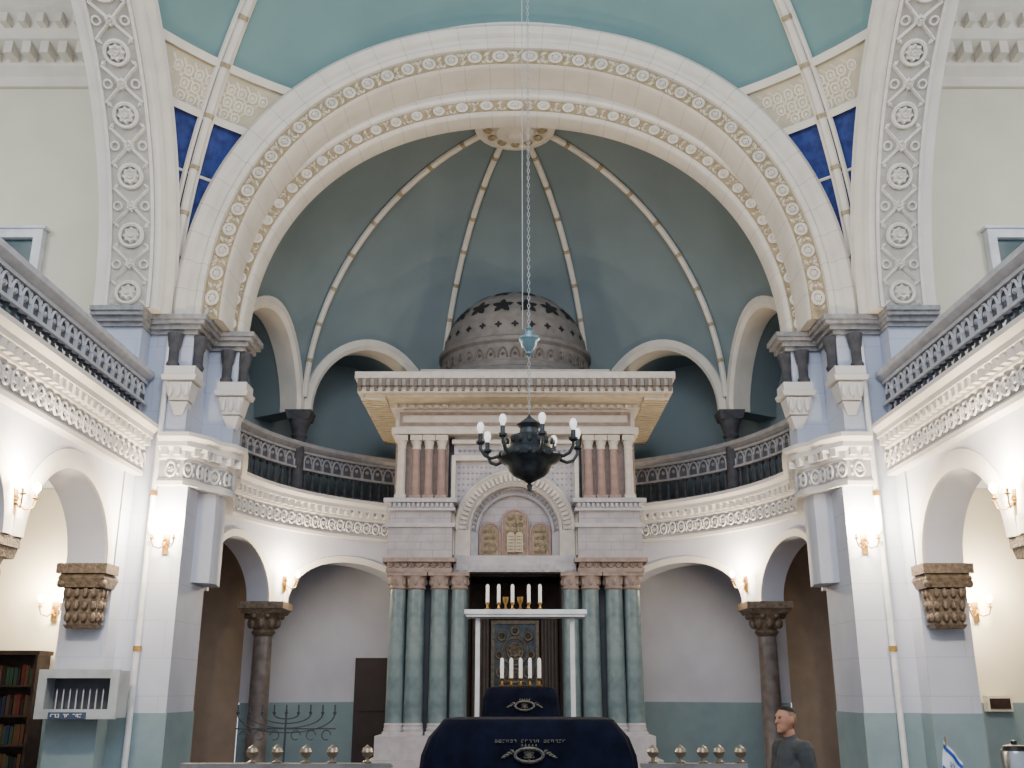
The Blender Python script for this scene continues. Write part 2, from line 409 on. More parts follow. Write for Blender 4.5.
for s in(-1,1):
    r=empty('trim_3',(s*4.3,11.8,7.2),None,None,kind='structure')
    def vp(z,o=.09,az=D(45)):
        R=6.364-o; rr=math.sqrt(max(0.0,R*R-(z-6.3)**2)); return Vector((-rr*sin(az),7.5+rr*cos(az),z))
    zz=[7.15+ (12.5-7.15)*(1-(1-i/30)**1.6) for i in range(31)]
    bm=B();tube(bm,[vp(z) for z in zz],.055,10);
    for q in (-.014,.014): tube(bm,[vp(z,.04,D(45)+q) for z in zz],.035,6)
    fin(bm,'rib','creamw',r,side=s)
    bm=B()
    for z in (7.7,8.3,8.95,9.56,10.1,10.6,11.1): 
        a=vp(z-.025);b=vp(z+.025);tube(bm,[a,b],.07,10)
    fin(bm,'rib_collar','collar',r,side=s)
    bm=B()
    for e0,e1 in ((D(38.6),D(43)),(D(51.4),D(47))):
        tube(bm,[Vector(sp(e0+(e1-e0)*k/10 ,ZB-1.4*k/10,0,.01)) for k in range(11)],.03,6)
    tube(bm,[Vector(sp(D(40.5)+D(9)*k/10,8.25,0,.01)) for k in range(11)],.022,6)
    fin(bm,'field_border','creamw',r,side=s)
# ---------------- half dome of apse
def rf(z): return RA if z<=ZC else RA*math.sqrt(max(0,1-((z-ZC)/HD)**2))
azs=[D(90),D(57),D(19),D(-19),D(-57),D(-90)]
def archcurve(a0,a1,spring,rise,pad,n=28):
    mid=(a0+a1)/2;h=abs(a0-a1)/2-pad;out=[(a0,spring)]
    for i in range(n+1):
        t=pi*i/n;out.append((mid+(1 if a0>a1 else -1)*h*cos(t),spring+rise*sin(t)))
    out.append((a1,spring));return out
SPR=6.02;RIS=1.34
bm=B();bs=B();bt=B()
for i in range(5):
    cur=archcurve(azs[i],azs[i+1],SPR,RIS,D(2.2))
    rows=[]
    for az,z in cur:
        t0=math.asin((z-ZC)/HD) if z>ZC else 0
        rows.append([(*pol(az,rf(z)),z)]+[(*pol(az,rf(ZC+HD*sin(t0+(pi/2-t0)*j/18))),ZC+HD*sin(t0+(pi/2-t0)*j/18)+(.001 if j==0 else 0)) for j in range(19)])
    quadgrid(bm,rows)
    quadgrid(bs,[[(*pol(az,rf(z)),z),(*pol(az,5.0),z)] for az,z in cur])
    mid=(azs[i]+azs[i+1])/2;h=(azs[i]-azs[i+1])/2-D(2.2);rows=[]
    for k in range(29):
        t=pi*k/28
        def q(dl,dr):
            z=SPR+(RIS+dl)*sin(t);return (*pol(mid+(h+dl/RA)*cos(t),rf(z)-dr),z)
        rows.append([q(-.02,-.3),q(-.02,.06),q(.05,.09),q(.12,.06),q(.16,.05),q(.16,-.02)])
    quadgrid(bt,rows)
rows=[[(RA*cos(t),y,ZC+HD*sin(t)) for y in (12.8,13.3)] for t in [pi*k/48 for k in range(49)]]
quadgrid(bm,rows)
bmesh.ops.remove_doubles(bm,verts=bm.verts,dist=.0005)
fin(bm,'ceiling','teal',kind='structure',recalc=False);fin(bs,'wall_lunette_reveals','teal',kind='structure')
fin(bt,'trim_4','creamw',kind='structure')
bm=B();rows=[[(*pol(D(-90+180*k/48),5.0),z) for k in range(49)] for z in (4.5,8.0)];quadgrid(bm,rows)
for s in(-1,1): quadgrid(bm,[[(s*5,12.93,4.5),(s*5,13.3,4.5)],[(s*5,12.93,8),(s*5,13.3,8)]])
fin(bm,'wall_apse_upper','teal',kind='structure')
for az in (D(57),D(19),D(-19),D(-57)):
    r=empty('trim_5',(*pol(az,4.05),6.3),None,None,kind='structure')
    P=lambda t,o=.05:(*pol(az,max(.02,RA*cos(t)-o)),ZC+HD*sin(t)-o*.6)
    bm=B();tube(bm,[P(pi/2*k/30) for k in range(30)],[.05]*30,8);fin(bm,'rib','creamw',r)
    bm=B()
    for k in range(1,9):
        t=pi/2*k/9.5;tube(bm,[P(t-.008),P(t+.008)],.06,8)
    fin(bm,'rib_collar','collar',r)
md=empty('trim_6',(0,13.2,9.9),None,None,kind='structure')
za=ZC+HD-9.8
bm=B();lathe(bm,[(r,z+za) for r,z in [(.62,9.66),(.6,9.6),(.5,9.58),(.46,9.62),(.3,9.6),(.28,9.54),(.14,9.52),(.1,9.46),(0,9.44)]],0,13.3,28);fin(bm,'medallion','creamw',md)
bm=B()
for k in range(12):
    a=2*pi*k/12;ell(bm,(.4*cos(a),13.3+.4*sin(a),9.58+za),.07,.07,.03,8,6)
fin(bm,'medallion_petals','collar',md)
for az in (D(57),D(-57),D(19),D(-19)):
    x,y=pol(az,4.12);c=empty('column',(x,y,4.6),'short dark grey column with leafy capital on the curved gallery','column',group='gallery columns')
    bm=B();lathe(bm,[(.14,4.6),(.14,4.75),(.1,4.8),(.1,5.58)],x,y,14);fin(bm,'shaft','bal',c)
    bm=B();lathe(bm,[(.1,5.58),(.13,5.62),(.11,5.66),(.15,5.8),(.18,5.88)],x,y,14);frus(bm,x,y,.17,.17,5.88,.21,.21,6.02);fin(bm,'capital','bal',c)
# ---------------- apse lower arcade + gallery
bm=B()
for s in (1,-1):
    for a0,a1,rise in ((90,61,.85),(61,21,.72),):
        cur=archcurve(D(a0)*s,D(a1)*s,3.0,rise,D(2.6 if a1==61 else 3.2))
        quadgrid(bm,[[(*pol(az,RA),z+(4.2-z)*j/3) for j in range(4)] for az,z in cur])
        quadgrid(bm,[[(*pol(az,RA+.4),z+(4.2-z)*j/3) for j in range(4)] for az,z in cur])
        quadgrid(bm,[[(*pol(az,RA),z),(*pol(az,RA+.4),z)] for az,z in cur])
    quadgrid(bm,[[(*pol(D(90)*s,RA),z),(-s*RA,12.9,z)] for z in (3.0,4.2)])
rows=[[(*pol(D(-21+42*k/12),RA),z) for k in range(13)] for z in (3.0,4.2)];quadgrid(bm,rows)
fin(bm,'wall_apse_arcade','white',kind='structure')
bt=B()
for s in (1,-1):
    for a0,a1,rise,pad in ((90,61,.85,2.6),(61,21,.72,3.2)):
        mid=D((a0+a1)/2*s);h=D((a0-a1)/2-pad);rows=[]
        for k in range(29):
            t=pi*k/28
            q=lambda dl,dr:(*pol(mid+(h+dl/RA)*cos(t),RA-dr),3.0+(rise+dl)*sin(t))
            rows.append([q(0,-.01),q(0,.03),q(.1,.04),q(.12,-.01)])
        quadgrid(bt,rows)
fin(bt,'trim_8','whitec',kind='structure')
bm=B();rows=[[(*pol(D(-90+180*k/48),r),z) for k in range(49)] for r,z in ((4.11,4.2),(4.11,4.66),(5.7,4.66),(5.7,4.2))];quadgrid(bm,rows,closeu=True)
for s in(-1,1): box(bm,min(s*4.11,s*5.7),max(s*4.11,s*5.7),12.95,13.3,4.2,4.66)
fin(bm,'floor','white',kind='structure')
def cylwall(a0,a1,r,z0,z1,name,m):
    bm=B();quadgrid(bm,[[(*pol(D(a0+(a1-a0)*k/40),r),z) for k in range(41)] for z in (z0,z1)]);fin(bm,name,m,kind='structure')
cylwall(-52,52,5.6,1.55,4.2,'wall_ambulatory','white');cylwall(-52,52,5.58,.3,1.55,'wall_ambulatory_dado','dado')
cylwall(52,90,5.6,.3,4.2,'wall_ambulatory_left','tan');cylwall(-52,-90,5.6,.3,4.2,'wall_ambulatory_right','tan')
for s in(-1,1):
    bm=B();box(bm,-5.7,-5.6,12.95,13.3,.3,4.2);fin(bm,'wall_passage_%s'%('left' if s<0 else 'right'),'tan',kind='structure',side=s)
for az in (D(61),D(-61)):
    x,y=pol(az,4.3);c=empty('column',(x,y,.3),'tall dark marble column with broad bronze capital under the gallery','column',group='arcade columns')
    bm=B();lathe(bm,[(.24,.3),(.24,.42),(.2,.48),(.17,.55),(.15,.6),(.145,1.6),(.135,2.5),(.15,2.52)],x,y,18);fin(bm,'shaft','shaft',c)
    bm=B();lathe(bm,[(.15,2.53),(.18,2.57),(.15,2.6),(.2,2.7),(.28,2.83)],x,y,18)
    for k in range(8):
        a=2*pi*k/8;ell(bm,(x+.2*cos(a),y+.2*sin(a),2.7),.055,.055,.08,8,6)
        ell(bm,(x+.26*cos(a+.4),y+.26*sin(a+.4),2.8),.045,.045,.045,8,6)
    frus(bm,x,y,.28,.28,2.83,.32,.32,2.9);box(bm,x-.34,x+.34,y-.34,y+.34,2.9,3.0);fin(bm,'capital','bronzec',c)
for s in(-1,1):
    x,y=pol(D(21),4.3);bm=B();box(bm,x-.2,x+.2,y-.2,y+.2,.3,3.0);fin(bm,'pillar','white',None,'plain white pier behind the ark','pillar',side=s)
# ---------------- balconies
def balustrade(path,dz,label,side,pm='par'):
    e=empty('balustrade',(side*abs(path[0][0]),path[0][1],4.7+dz),label,'balustrade')
    bm=B();sweep(bm,path,[(-.12,4.7+dz),(.02,4.7+dz),(.02,4.75+dz),(-.02,4.78+dz),(-.1,4.78+dz)])
    fin(bm,'plinth',pm,e,side=side)
    bm=B();sweep(bm,path,[(-.14,5.4),(.0,5.4),(.03,5.42),(.07,5.46),(.07,5.52),(-.16,5.52)]);fin(bm,'rail',pm,e,side=side)
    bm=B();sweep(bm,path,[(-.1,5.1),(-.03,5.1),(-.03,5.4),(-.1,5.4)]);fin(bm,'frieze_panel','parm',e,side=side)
    bm=B();sweep(bm,path,[(-.04,5.09),(.02,5.09),(.02,5.125),(-.04,5.125)]);sweep(bm,path,[(-.04,5.36),(.0,5.36),(.0,5.4),(-.04,5.4)])
    for p,t,n in along(path,.2,-.03):
        F=frame(p,t,n,5.22)
        tadd(bm,T_tor(.08,.018,10,4,0,pi,.115),F); tadd(bm,T_ros(.032,.03,5,10),lambda a,b,c,F=F:F(a,b+.02,c))
        tadd(bm,T_box(-.1-.02,-.1+.02,-.1,.02,0,.035),F);tadd(bm,T_ros(.03,.02,4,8),lambda a,b,c,F=F:F(a-.1,b+.1,c))
    fin(bm,'arcade_relief',pm,e,side=side)
    z0=4.77+dz;h=5.1-z0;first=None
    for p,t,n in along(path,.165,-.05):
        if first is None:
            bm=B();lathe(bm,[(.045,z0),(.045,z0+.03),(.02,z0+.05),(.028,z0+h*.3),(.034,z0+h*.42),(.02,z0+h*.7),(.02,z0+h*.84),(.045,z0+h*.9),(.045,z0+h)],p.x,p.y,8)
            first=fin(bm,'baluster','bal',e,side=side);fp=p.copy()
        else:
            cp(first,(((p.x-fp.x)*(1 if side<0 else -1)),p.y-fp.y,0),e)
    return e
def cornice(path,dz,name,side,lab):
    e=empty(name,(side*abs(path[0][0]),path[0][1],4.15+dz),lab,'cornice')
    pr=[(-.1,4.72),(.2,4.72),(.2,4.67),(.14,4.62),(.14,4.56),(.06,4.52),(.06,4.43),(.03,4.41),(.03,4.18),(.06,4.15),(.06,4.1),(-.1,4.1)]
    bm=B();sweep(bm,path,[(o,z+dz) for o,z in pr]);fin(bm,'moulding','whitec',e,side=side)
    bm=B()
    for p,t,n in along(path,.15): tadd(bm,T_box(-.04,.04,4.46+dz,4.555+dz,.04,.13),frame(p,t,n))
    fin(bm,'modillions','whitec',e,side=side)
    bm=B();sweep(bm,path,[(.0,4.19+dz),(.034,4.19+dz),(.034,4.4+dz),(.0,4.4+dz)]);fin(bm,'frieze_ground','frz',e,side=side)
    bm=B()
    for p,t,n in along(path,.17,0,.15):
        F=lambda a,b,c,p=p,t=t,n=n:frame(p,t,n,4.295+dz)(a,b,c+.034)
        tadd(bm,T_tor(.06,.016,12,4,0,2*pi,.085),F);tadd(bm,T_ros(.04,.035,5,10),F)
        tadd(bm,T_loz(.085,.05,.035,.02,.03,pi/2),F);tadd(bm,T_loz(.085,-.05,.035,.02,.03,pi/2),F)
    fin(bm,'carved_frieze','whitec',e,side=side)
sidepath=[(-4.55,4.2),(-4.55,11.86)]
arc=[pol(D(a),RA-.02) for a in range(90,18,-3)]
apath=[(-4.08,12.97)]+arc
cpath=[(-4.3,11.87),(-4.02,11.87),(-3.92,12.0),(-3.85,12.3),(-3.72,12.42),(-3.66,12.6),(-3.74,12.95),(-3.86,13.4)]+[pol(D(a),RA-.03) for a in range(81,18,-3)]
for s in(-1,1):
    balustrade(sidepath,.16,'grey stone side balcony balustrade with dark turned balusters',s)
    balustrade(apath,0,'curved grey stone gallery balustrade around the apse',s,'par2')
    cornice(sidepath,.12,'cornice',s,'white carved cornice below the side balcony')
    cornice(cpath,0,'cornice',s,'warmly lit white curved cornice below the apse gallery')
    bm=B();prism(bm,[(-4.04,11.91),(-3.93,12.02),(-3.86,12.31),(-3.74,12.43),(-3.69,12.6),(-3.76,12.95),(-3.88,13.4),(-4.08,13.9),(-4.2,13.9),(-4.2,11.91)],4.14,4.7)
    prism(bm,[(-3.98,12.32),(-3.76,12.45),(-3.71,12.6),(-3.78,12.98),(-3.98,12.98)],3.0,4.13);fin(bm,'wall_gallery_return_%s'%('left' if s<0 else 'right'),'white',kind='structure',side=s)
    bm=B()
    for y0,y1 in ((9.35,11.35),(6.95,8.95)):
        mid=(y0+y1)/2;h=1.0
        cur=[(y0-.2,3.1)]+[(mid-h*cos(pi*i/28),3.1+.86*sin(pi*i/28)) for i in range(29)]+[(y1+(.25 if y1>11 else .2),3.1)]
        for X in (-4.62,-5.05): quadgrid(bm,[[(X,y,z+(4.3-z)*j/3) for j in range(4)] for y,z in cur])
        quadgrid(bm,[[(-4.62,y,z),(-5.05,y,z)] for y,z in cur])
    fin(bm,'wall_arcade_%s'%('left' if s<0 else 'right'),'white',kind='structure',side=s)
    bm=B()
    for mid in (10.35,7.95):
        pf=lambda a,r,d:(-4.62+d,mid+r*cos(a),3.1+(r-.14)*sin(a))
        ring(bm,pf,[(1.0,-.01),(1.0,.03),(1.08,.05),(1.16,.03),(1.2,.02),(1.2,-.01)],32)
    fin(bm,'trim_7','whitec',kind='structure',side=s)
    c=empty('capital',(s*4.82,11.4,2.4),'dark bronze carved capital set against the pier beneath an arch','capital')
    bm=B();cx,cy=-4.82,11.46
    frus(bm,cx,cy,.16,.09,2.4,.18,.12,2.44);frus(bm,cx,cy,.15,.09,2.44,.2,.15,2.82);frus(bm,cx,cy,.23,.17,2.84,.26,.21,2.94);box(bm,cx-.28,cx+.28,cy-.23,cy+.13,2.99,3.1);frus(bm,cx,cy,.26,.21,2.94,.24,.18,2.99)
    for j,z in enumerate((2.52,2.65,2.78)):
        for k in range(4): ell(bm,(cx-.14+.093*k,cy-.12-.018*j,z),.038,.038,.055,8,6)
        for k in range(2): ell(bm,(cx+.17+.01*j,cy-.05+.1*k,z),.034,.038,.055,8,6)
    for q in(-1,1): ell(bm,(cx+q*.23,cy-.17,2.88),.05,.05,.05,10,7)
    fin(bm,'capital_body','bronzec',c,side=s)
    c=empty('column',(s*4.83,9.05,0),'dark marble nave column with bronze capital under the side balcony','column',group='nave columns')
    x,y=-4.85,9.08
    bm=B();lathe(bm,[(.2,0),(.2,.12),(.17,.2),(.14,.3),(.13,2.6)],x,y,18);fin(bm,'shaft','shaft',c,side=s)
    bm=B();lathe(bm,[(.13,2.6),(.16,2.63),(.14,2.66),(.17,2.76),(.22,2.9)],x,y,18)
    for k in range(8):
        a=2*pi*k/8;ell(bm,(x+.17*cos(a),y+.17*sin(a),2.76),.05,.05,.08,8,6)
    frus(bm,x,y,.22,.22,2.9,.24,.24,3.0);box(bm,x-.25,x+.25,y-.25,y+.25,3.0,3.1);fin(bm,'capital','bronzec',c,side=s)
# ---------------- ARK
ark=empty('torah_ark',(0,15.6,.3),'tall grey-pink stone Torah ark with green marble columns and pierced dome','ark')
bm=B();box(bm,-1.98,1.98,14.2,17,.3,.85);box(bm,-1.9,1.9,14.3,17,.85,1.15);fin(bm,'podium','arkp',ark)
bm=B()
for s in(-1,1):
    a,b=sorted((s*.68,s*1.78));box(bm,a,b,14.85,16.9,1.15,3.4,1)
    a,b=sorted((s*1.0,s*1.78));box(bm,a,b,14.8,16.9,4.4,5.5)
box(bm,-.68,.68,15.7,16.9,1.15,3.5);box(bm,-1.0,1.0,15.1,16.9,3.5,5.5)
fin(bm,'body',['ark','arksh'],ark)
for s in(-1,1):
    a,b=sorted((s*.9,s*1.85))
    def bx(bm,p,z0,z1):
        box(bm,a-p,b+p,14.45-p,15.2,z0,z1)
    bm=B();bx(bm,0,3.36,3.42);bx(bm,.05,3.5,3.56)
    for k in range(9):
        x=a+.06+k*(b-a-.12)/8;tadd(bm,T_ros(.045,.03,6,12),lambda p,q,r,x=x:(x+p,14.46-r,3.46+q))
    bx(bm,-.02,3.42,3.5);fin(bm,'capital_band','pinkb',ark)
    bm=B();bx(bm,-.01,3.56,4.0);bx(bm,-.03,4.06,4.24)
    fin(bm,'masonry_course','ark',ark)
    bm=B();bx(bm,.03,4.0,4.06);bx(bm,.03,4.24,4.28);bx(bm,.0,4.28,4.36);bx(bm,.06,4.36,4.42)
    for k in range(14):
        x=a+.03+k*(b-a-.06)/13;box(bm,x-.02,x+.02,14.41,14.46,4.29,4.35)
    fin(bm,'string_course','arkp',ark)
bm=B();box(bm,-.89,.89,14.62,15.6,3.38,3.5);box(bm,-.89,.89,14.66,15.6,3.5,3.62)
for k in range(16): box(bm,-.86+k*.112,-.8+k*.112,14.6,14.63,3.4,3.48)
fin(bm,'lintel','arkp',ark)
for s in(-1,1):
    for x,rr in ((1.68,.125),(1.42,.135),(1.08,.135),(.8,.12)):
        X=s*x;y=14.62
        c=empty('column',(X,y,1.15),None,None);c.parent=ark;c.location=c.location-wl(ark)
        bm=B();lathe(bm,[(rr,1.28),(rr*.98,1.6),(rr*.9,3.12)],X,y,20);fin(bm,'shaft','green',c)
        bm=B();box(bm,X-rr*1.15,X+rr*1.15,y-rr*1.15,y+rr*1.15,1.15,1.2);lathe(bm,[(rr*1.1,1.2),(rr*1.15,1.23),(rr*1.05,1.26),(rr*1.1,1.29),(rr,1.31)],X,y,20);fin(bm,'base','arkp',c)
        bm=B();lathe(bm,[(rr*.95,3.12),(rr*1.08,3.14),(rr*.95,3.16),(rr*1.0,3.22),(rr*1.15,3.31)],X,y,16)
        for k in range(8):
            a=2*pi*k/8;ell(bm,(X+rr*1.0*cos(a),y+rr*1.0*sin(a),3.23),.028,.028,.05,6,5)
        box(bm,X-rr*1.2,X+rr*1.2,y-rr*1.2,y+rr*1.2,3.31,3.36);fin(bm,'capital','pinkb',c)
def archplate(bm,x0,x1,z0,z1,r,zc,y0,y1,n=28,ry=None):
    ry=ry or r
    pts=[(x0,z0),(-r,z0),(-r,zc)]+[(-r*cos(pi/2*i/n),zc+ry*sin(pi/2*i/n)) for i in range(1,n+1)]+[(0,z1),(x0,z1)]
    prism(bm,pts,y0,y1,'y');prism(bm,[(-x,z) for x,z in pts],y0,y1,'y')
bm=B();archplate(bm,-.92,.92,3.62,5.42,.8,4.0,14.78,15.09);fin(bm,'arch_wall','arkp',ark)
bm=B()
for x0,x1,z0,z1 in ((-.95,-.89,3.63,5.04),(.89,.95,3.63,5.04),(-.95,.95,5.04,5.12),(-.95,.95,5.3,5.36)): box(bm,x0,x1,14.68,14.78,z0,z1)
fin(bm,'panel_frame','arkcor',ark)
bm=B()
for i in range(26):
    for j in range(9):
        x=-.84+i*.0672;z=4.25+j*.088
        if math.hypot(x,z-4.0)>.94 and z<5.0: tadd(bm,T_loz(0,0,.025,.025,.015,0),lambda p,q,r,x=x,z=z:(x+p,14.78-r,z+q))
for i in range(24): tadd(bm,T_ros(.03,.025,5,10),lambda p,q,r,i=i:(-.83+i*.072+p,14.78-r,5.21+q))
fin(bm,'spandrel_relief','ark',ark)
bm=B();pf=pfm(4.0,0)
ring(bm,pf,[(.66,15.05),(.66,14.75),(.69,14.72),(.71,14.76),(.73,14.76),(.85,14.72),(.88,14.69),(.9,14.7),(.9,14.79),(.86,15.05)],40)
for s in(-1,1):
    a,b=sorted((s*.66,s*.88));box(bm,a,b,14.73,15.05,3.63,4.0)
for i in range(35):
    a=pi*(i+.5)/35;tadd(bm,T_box(-.02,.02,.0,.1,0,.05),lambda p,q,r,a=a:pf(a+p/.8,.73+q,14.755-r))
fin(bm,'archivolt','arkcor',ark)
bm=B()
ring(bm,pf,[(.55,15.0),(.55,14.9),(.58,14.87),(.6,14.9),(.66,14.88),(.66,15.0)],40)
for i in range(27):
    a=pi*(i+.5)/27;tadd(bm,T_ros(.025,.03,5,10),lambda p,q,r,a=a:(cos(a)*.62+p,14.885-r,4.0+sin(a)*.62+q))
for s in(-1,1):
    a,b=sorted((s*.55,s*.66));box(bm,a,b,14.9,15.0,3.63,4.0)
fin(bm,'inner_archivolt','arkp',ark)
bm=B();pts=[(-.7,3.58),(.7,3.58),(.7,3.98)]+[(.7*cos(pi*i/28),3.98+.68*sin(pi*i/28)) for i in range(1,28)]+[(-.7,3.98)];prism(bm,pts,14.98,15.08,'y');fin(bm,'tympanum','ark',ark)
for cx,w,h in ((-.375,.15,.34),(0,.19,.5),(.375,.15,.34)):
    o=lambda w,h,b0:[(cx-w,b0),(cx+w,b0),(cx+w,3.64+h)]+[(cx+w*cos(pi*i/12),3.64+h+w*sin(pi*i/12)) for i in range(1,12)]+[(cx-w,3.64+h)]
    bm=B();prism(bm,o(w,h,3.63),14.93,14.975,'y')
    for q in(-1,1): tube(bm,[(cx+q*w,14.93,3.64),(cx+q*w,14.93,3.64+h)],.016,6)
    tube(bm,[(cx+w*cos(pi*i/12),14.93,3.64+h+w*sin(pi*i/12)) for i in range(13)],.018,6)
    fin(bm,'niche','pink',ark)
    bm=B();prism(bm,o(w*.8,h,3.66),14.915,14.93,'y')
    for j in range(6 if cx==0 else 4): 
        for jj in (-.42,0,.42):
            zz=3.71+j*.1;xx=cx+jj*w;tadd(bm,T_ros(w*.2,.02,6,12),lambda p,q,r:(xx+p,14.915-r,zz+q))
    fin(bm,'niche_relief','arkgold',ark)
bm=B()
for cx in (-.062,.062):
    w=.057;h=.3
    pts=[(cx-w,3.7),(cx+w,3.7),(cx+w,3.64+h)]+[(cx+w*cos(pi*i/10),3.64+h+w*sin(pi*i/10)) for i in range(1,10)]+[(cx-w,3.64+h)]
    prism(bm,pts,14.88,14.9,'y')
    for k in range(5):
        x=cx-.036
        for w in (.016,.026,.014):
            box(bm,x,x+w,14.875,14.881,3.73+k*.048,3.745+k*.048,1);x+=w+.008
fin(bm,'commandment_tablets',['tabl','mod'],ark)
for s in(-1,1):
    bm=B();a,b=sorted((s*1.0,s*1.8));box(bm,a,b,14.74,14.8,4.44,5.41);fin(bm,'pilaster_panel','pinkb',ark)
    for x,m in ((1.7,'arkcor'),(1.48,'pink'),(1.29,'pink'),(1.1,'pink')):
        X=s*x;p=empty('pilaster',(X,14.68,4.42),None,None);p.parent=ark;p.location=p.location-wl(ark)
        bm=B();box(bm,X-.085,X+.085,14.58,14.74,4.42,4.5);lathe(bm,[(.07,4.5),(.075,4.53),(.065,4.56),(.06,5.2)],X,14.67,12);fin(bm,'shaft',m,p)
        bm=B();lathe(bm,[(.06,5.2),(.07,5.22),(.06,5.25),(.085,5.33)],X,14.67,12);box(bm,X-.09,X+.09,14.58,14.74,5.33,5.41);fin(bm,'capital','arkcor',p)
bm=B();box(bm,-1.85,1.85,14.55,16.9,5.42,5.52);box(bm,-1.8,1.8,14.6,16.9,5.52,5.8);box(bm,-1.88,1.88,14.5,16.9,5.8,5.86)
for k in range(30): box(bm,-1.82+k*.124,-1.76+k*.124,14.46,14.5,5.8,5.85)
fin(bm,'frieze','arkcor',ark)
bm=B()
for x0,x1,z0,z1 in ((-1.74,1.74,5.72,5.76),(-1.74,1.74,5.56,5.6),(-1.74,-1.7,5.6,5.72),(1.7,1.74,5.6,5.72)): box(bm,x0,x1,14.57,14.6,z0,z1)
fin(bm,'frieze_border','pinkb',ark)
bm=B();box(bm,-2.3,2.3,13.98,16.95,5.9,5.98);box(bm,-2.34,2.34,13.93,16.95,6.1,6.2)
frus(bm,0,15.45,2.26,1.48,5.98,2.32,1.5,6.1);fin(bm,'cornice','arkcor',ark)
bm=B();box(bm,-2.2,2.2,14.08,16.9,5.86,5.9)
for k in range(24): y=14.1+k*.12;box(bm,-2.26,-1.9,y,y+.05,5.82,5.86);box(bm,1.9,2.26,y,y+.05,5.82,5.86)
fin(bm,'cornice_soffit','coffer',ark)
bm=B();box(bm,-2.3,2.3,13.95,13.99,5.985,6.0)
for k in range(40):
    x=-2.26+k*4.52/39;box(bm,x-.03,x+.03,13.9,13.98,5.98,6.09);box(bm,x-.022,x+.022,13.93,14.0,5.92,5.98)
fin(bm,'modillions','mod',ark)
bm=B();box(bm,-1.75,1.75,14.4,16.9,6.2,6.35);box(bm,-1.45,1.45,14.6,16.9,6.35,6.45);fin(bm,'attic','arkcor',ark)
DYc=15.9
bm=B();lathe(bm,[(1.3,6.45),(1.3,6.52),(1.25,6.55),(1.25,6.62),(1.22,6.66),(1.22,6.92),(1.27,6.96),(1.27,7.02),(1.22,7.05)],0,DYc,48);fin(bm,'dome_drum','arkdome',ark)
bm=B()
for k in range(40):
    a=2*pi*k/40
    P=lambda p,q,r,a=a:((1.22+r)*cos(a+p/1.22),DYc+(1.22+r)*sin(a+p/1.22),6.68+q)
    tadd(bm,T_tor(.07,.014,8,4,0,pi,.16),P);tadd(bm,T_ros(.03,.03,5,8),lambda p,q,r,P=P:P(p,q+.06,r))
fin(bm,'drum_arcading','mod',ark)
bm=B();prof=[(1.2*cos(pi/2*i/16)+.0,7.03+1.12*sin(pi/2*i/16)) for i in range(17)];lathe(bm,prof,0,DYc,48,cap=False)
def T_star(R,n=5):
    v=[(0,0,.0)];f=[]
    for i in range(n*4):
        a=2*pi*i/(n*4)+pi/2;m=.74+.26*cos(n*(a-pi/2));v.append((R*m*cos(a),R*m*sin(a),0))
    for i in range(n*4): f.append((0,1+i,1+(i+1)%(n*4)))
    return v,f
for row,(el,n,R) in enumerate(((11,28,.065),(32,16,.19),(57,10,.17),(75,6,.08))):
    for k in range(n):
        a=2*pi*(k+.5*(row%2))/n
        def P(p,q,r,a=a,el=D(el)):
            e=el+q/1.15;aa=a+p/(1.2*cos(el));return (1.207*cos(e)*cos(aa),DYc+1.207*cos(e)*sin(aa),7.03+1.127*sin(e))
        tadd(bm,T_star(R,5 if row else 4),P,1)
fin(bm,'pierced_dome',['arkdome','void'],ark)
bm=B();box(bm,-.68,.68,15.6,15.7,1.15,3.38);fin(bm,'door_leaf','nichew',ark)
bm=B()
for s in(-1,1):
    a,b=sorted((s*.66,s*.679));box(bm,a,b,14.87,15.6,1.16,3.37)
box(bm,-.66,.66,14.87,15.6,3.34,3.37);fin(bm,'niche_lining','nichew',ark)
for s in(-1,1):
    bm=B()
    for k in range(5): 
        x=s*(.62-.05*k);tube(bm,[(x,15.5-.02*(k%2),1.2),(x,15.5,2.9)],.03,8)
    fin(bm,'curtain','curt',ark)
bm=B();box(bm,-.36,.36,15.52,15.58,1.5,2.75);fin(bm,'curtain_panel','chand',ark)
bm=B()
for x0,x1,z0,z1 in ((-.36,-.31,1.56,2.7),(.31,.36,1.56,2.7),(-.36,.36,2.7,2.75),(-.36,.36,1.5,1.56)): box(bm,x0,x1,15.49,15.52,z0,z1)
for (x,z,R) in ((0,2.3,.2),(0,2.3,.12),(-.2,2.0,.08),(.2,2.0,.08),(0,1.95,.1),(-.2,2.52,.06),(.2,2.52,.06),(0,2.6,.06),(-.24,2.25,.05),(.24,2.25,.05),(-.12,1.8,.07),(.12,1.8,.07)):
    tadd(bm,T_tor(R,.018,20,5),lambda p,q,r,x=x,z=z:(x+p,15.52-r,z+q));tadd(bm,T_ros(R*.6,.04,8,16),lambda p,q,r,x=x,z=z:(x+p,15.52-r,z+q))
fin(bm,'curtain_relief','dullrel',ark)
# ---------------- door in ambulatory
x,y=pol(D(25),5.5);x-=.03
d=empty('door_1',(x,y-.2,.3),None,None,kind='structure')
bm=B();box(bm,x-.42,x+.42,y-.25,y-.15,.3,2.28);box(bm,x-.32,x+.32,y-.27,y-.24,1.4,2.15);box(bm,x-.32,x+.32,y-.27,y-.24,.45,1.2);fin(bm,'door_leaf','dark',d)
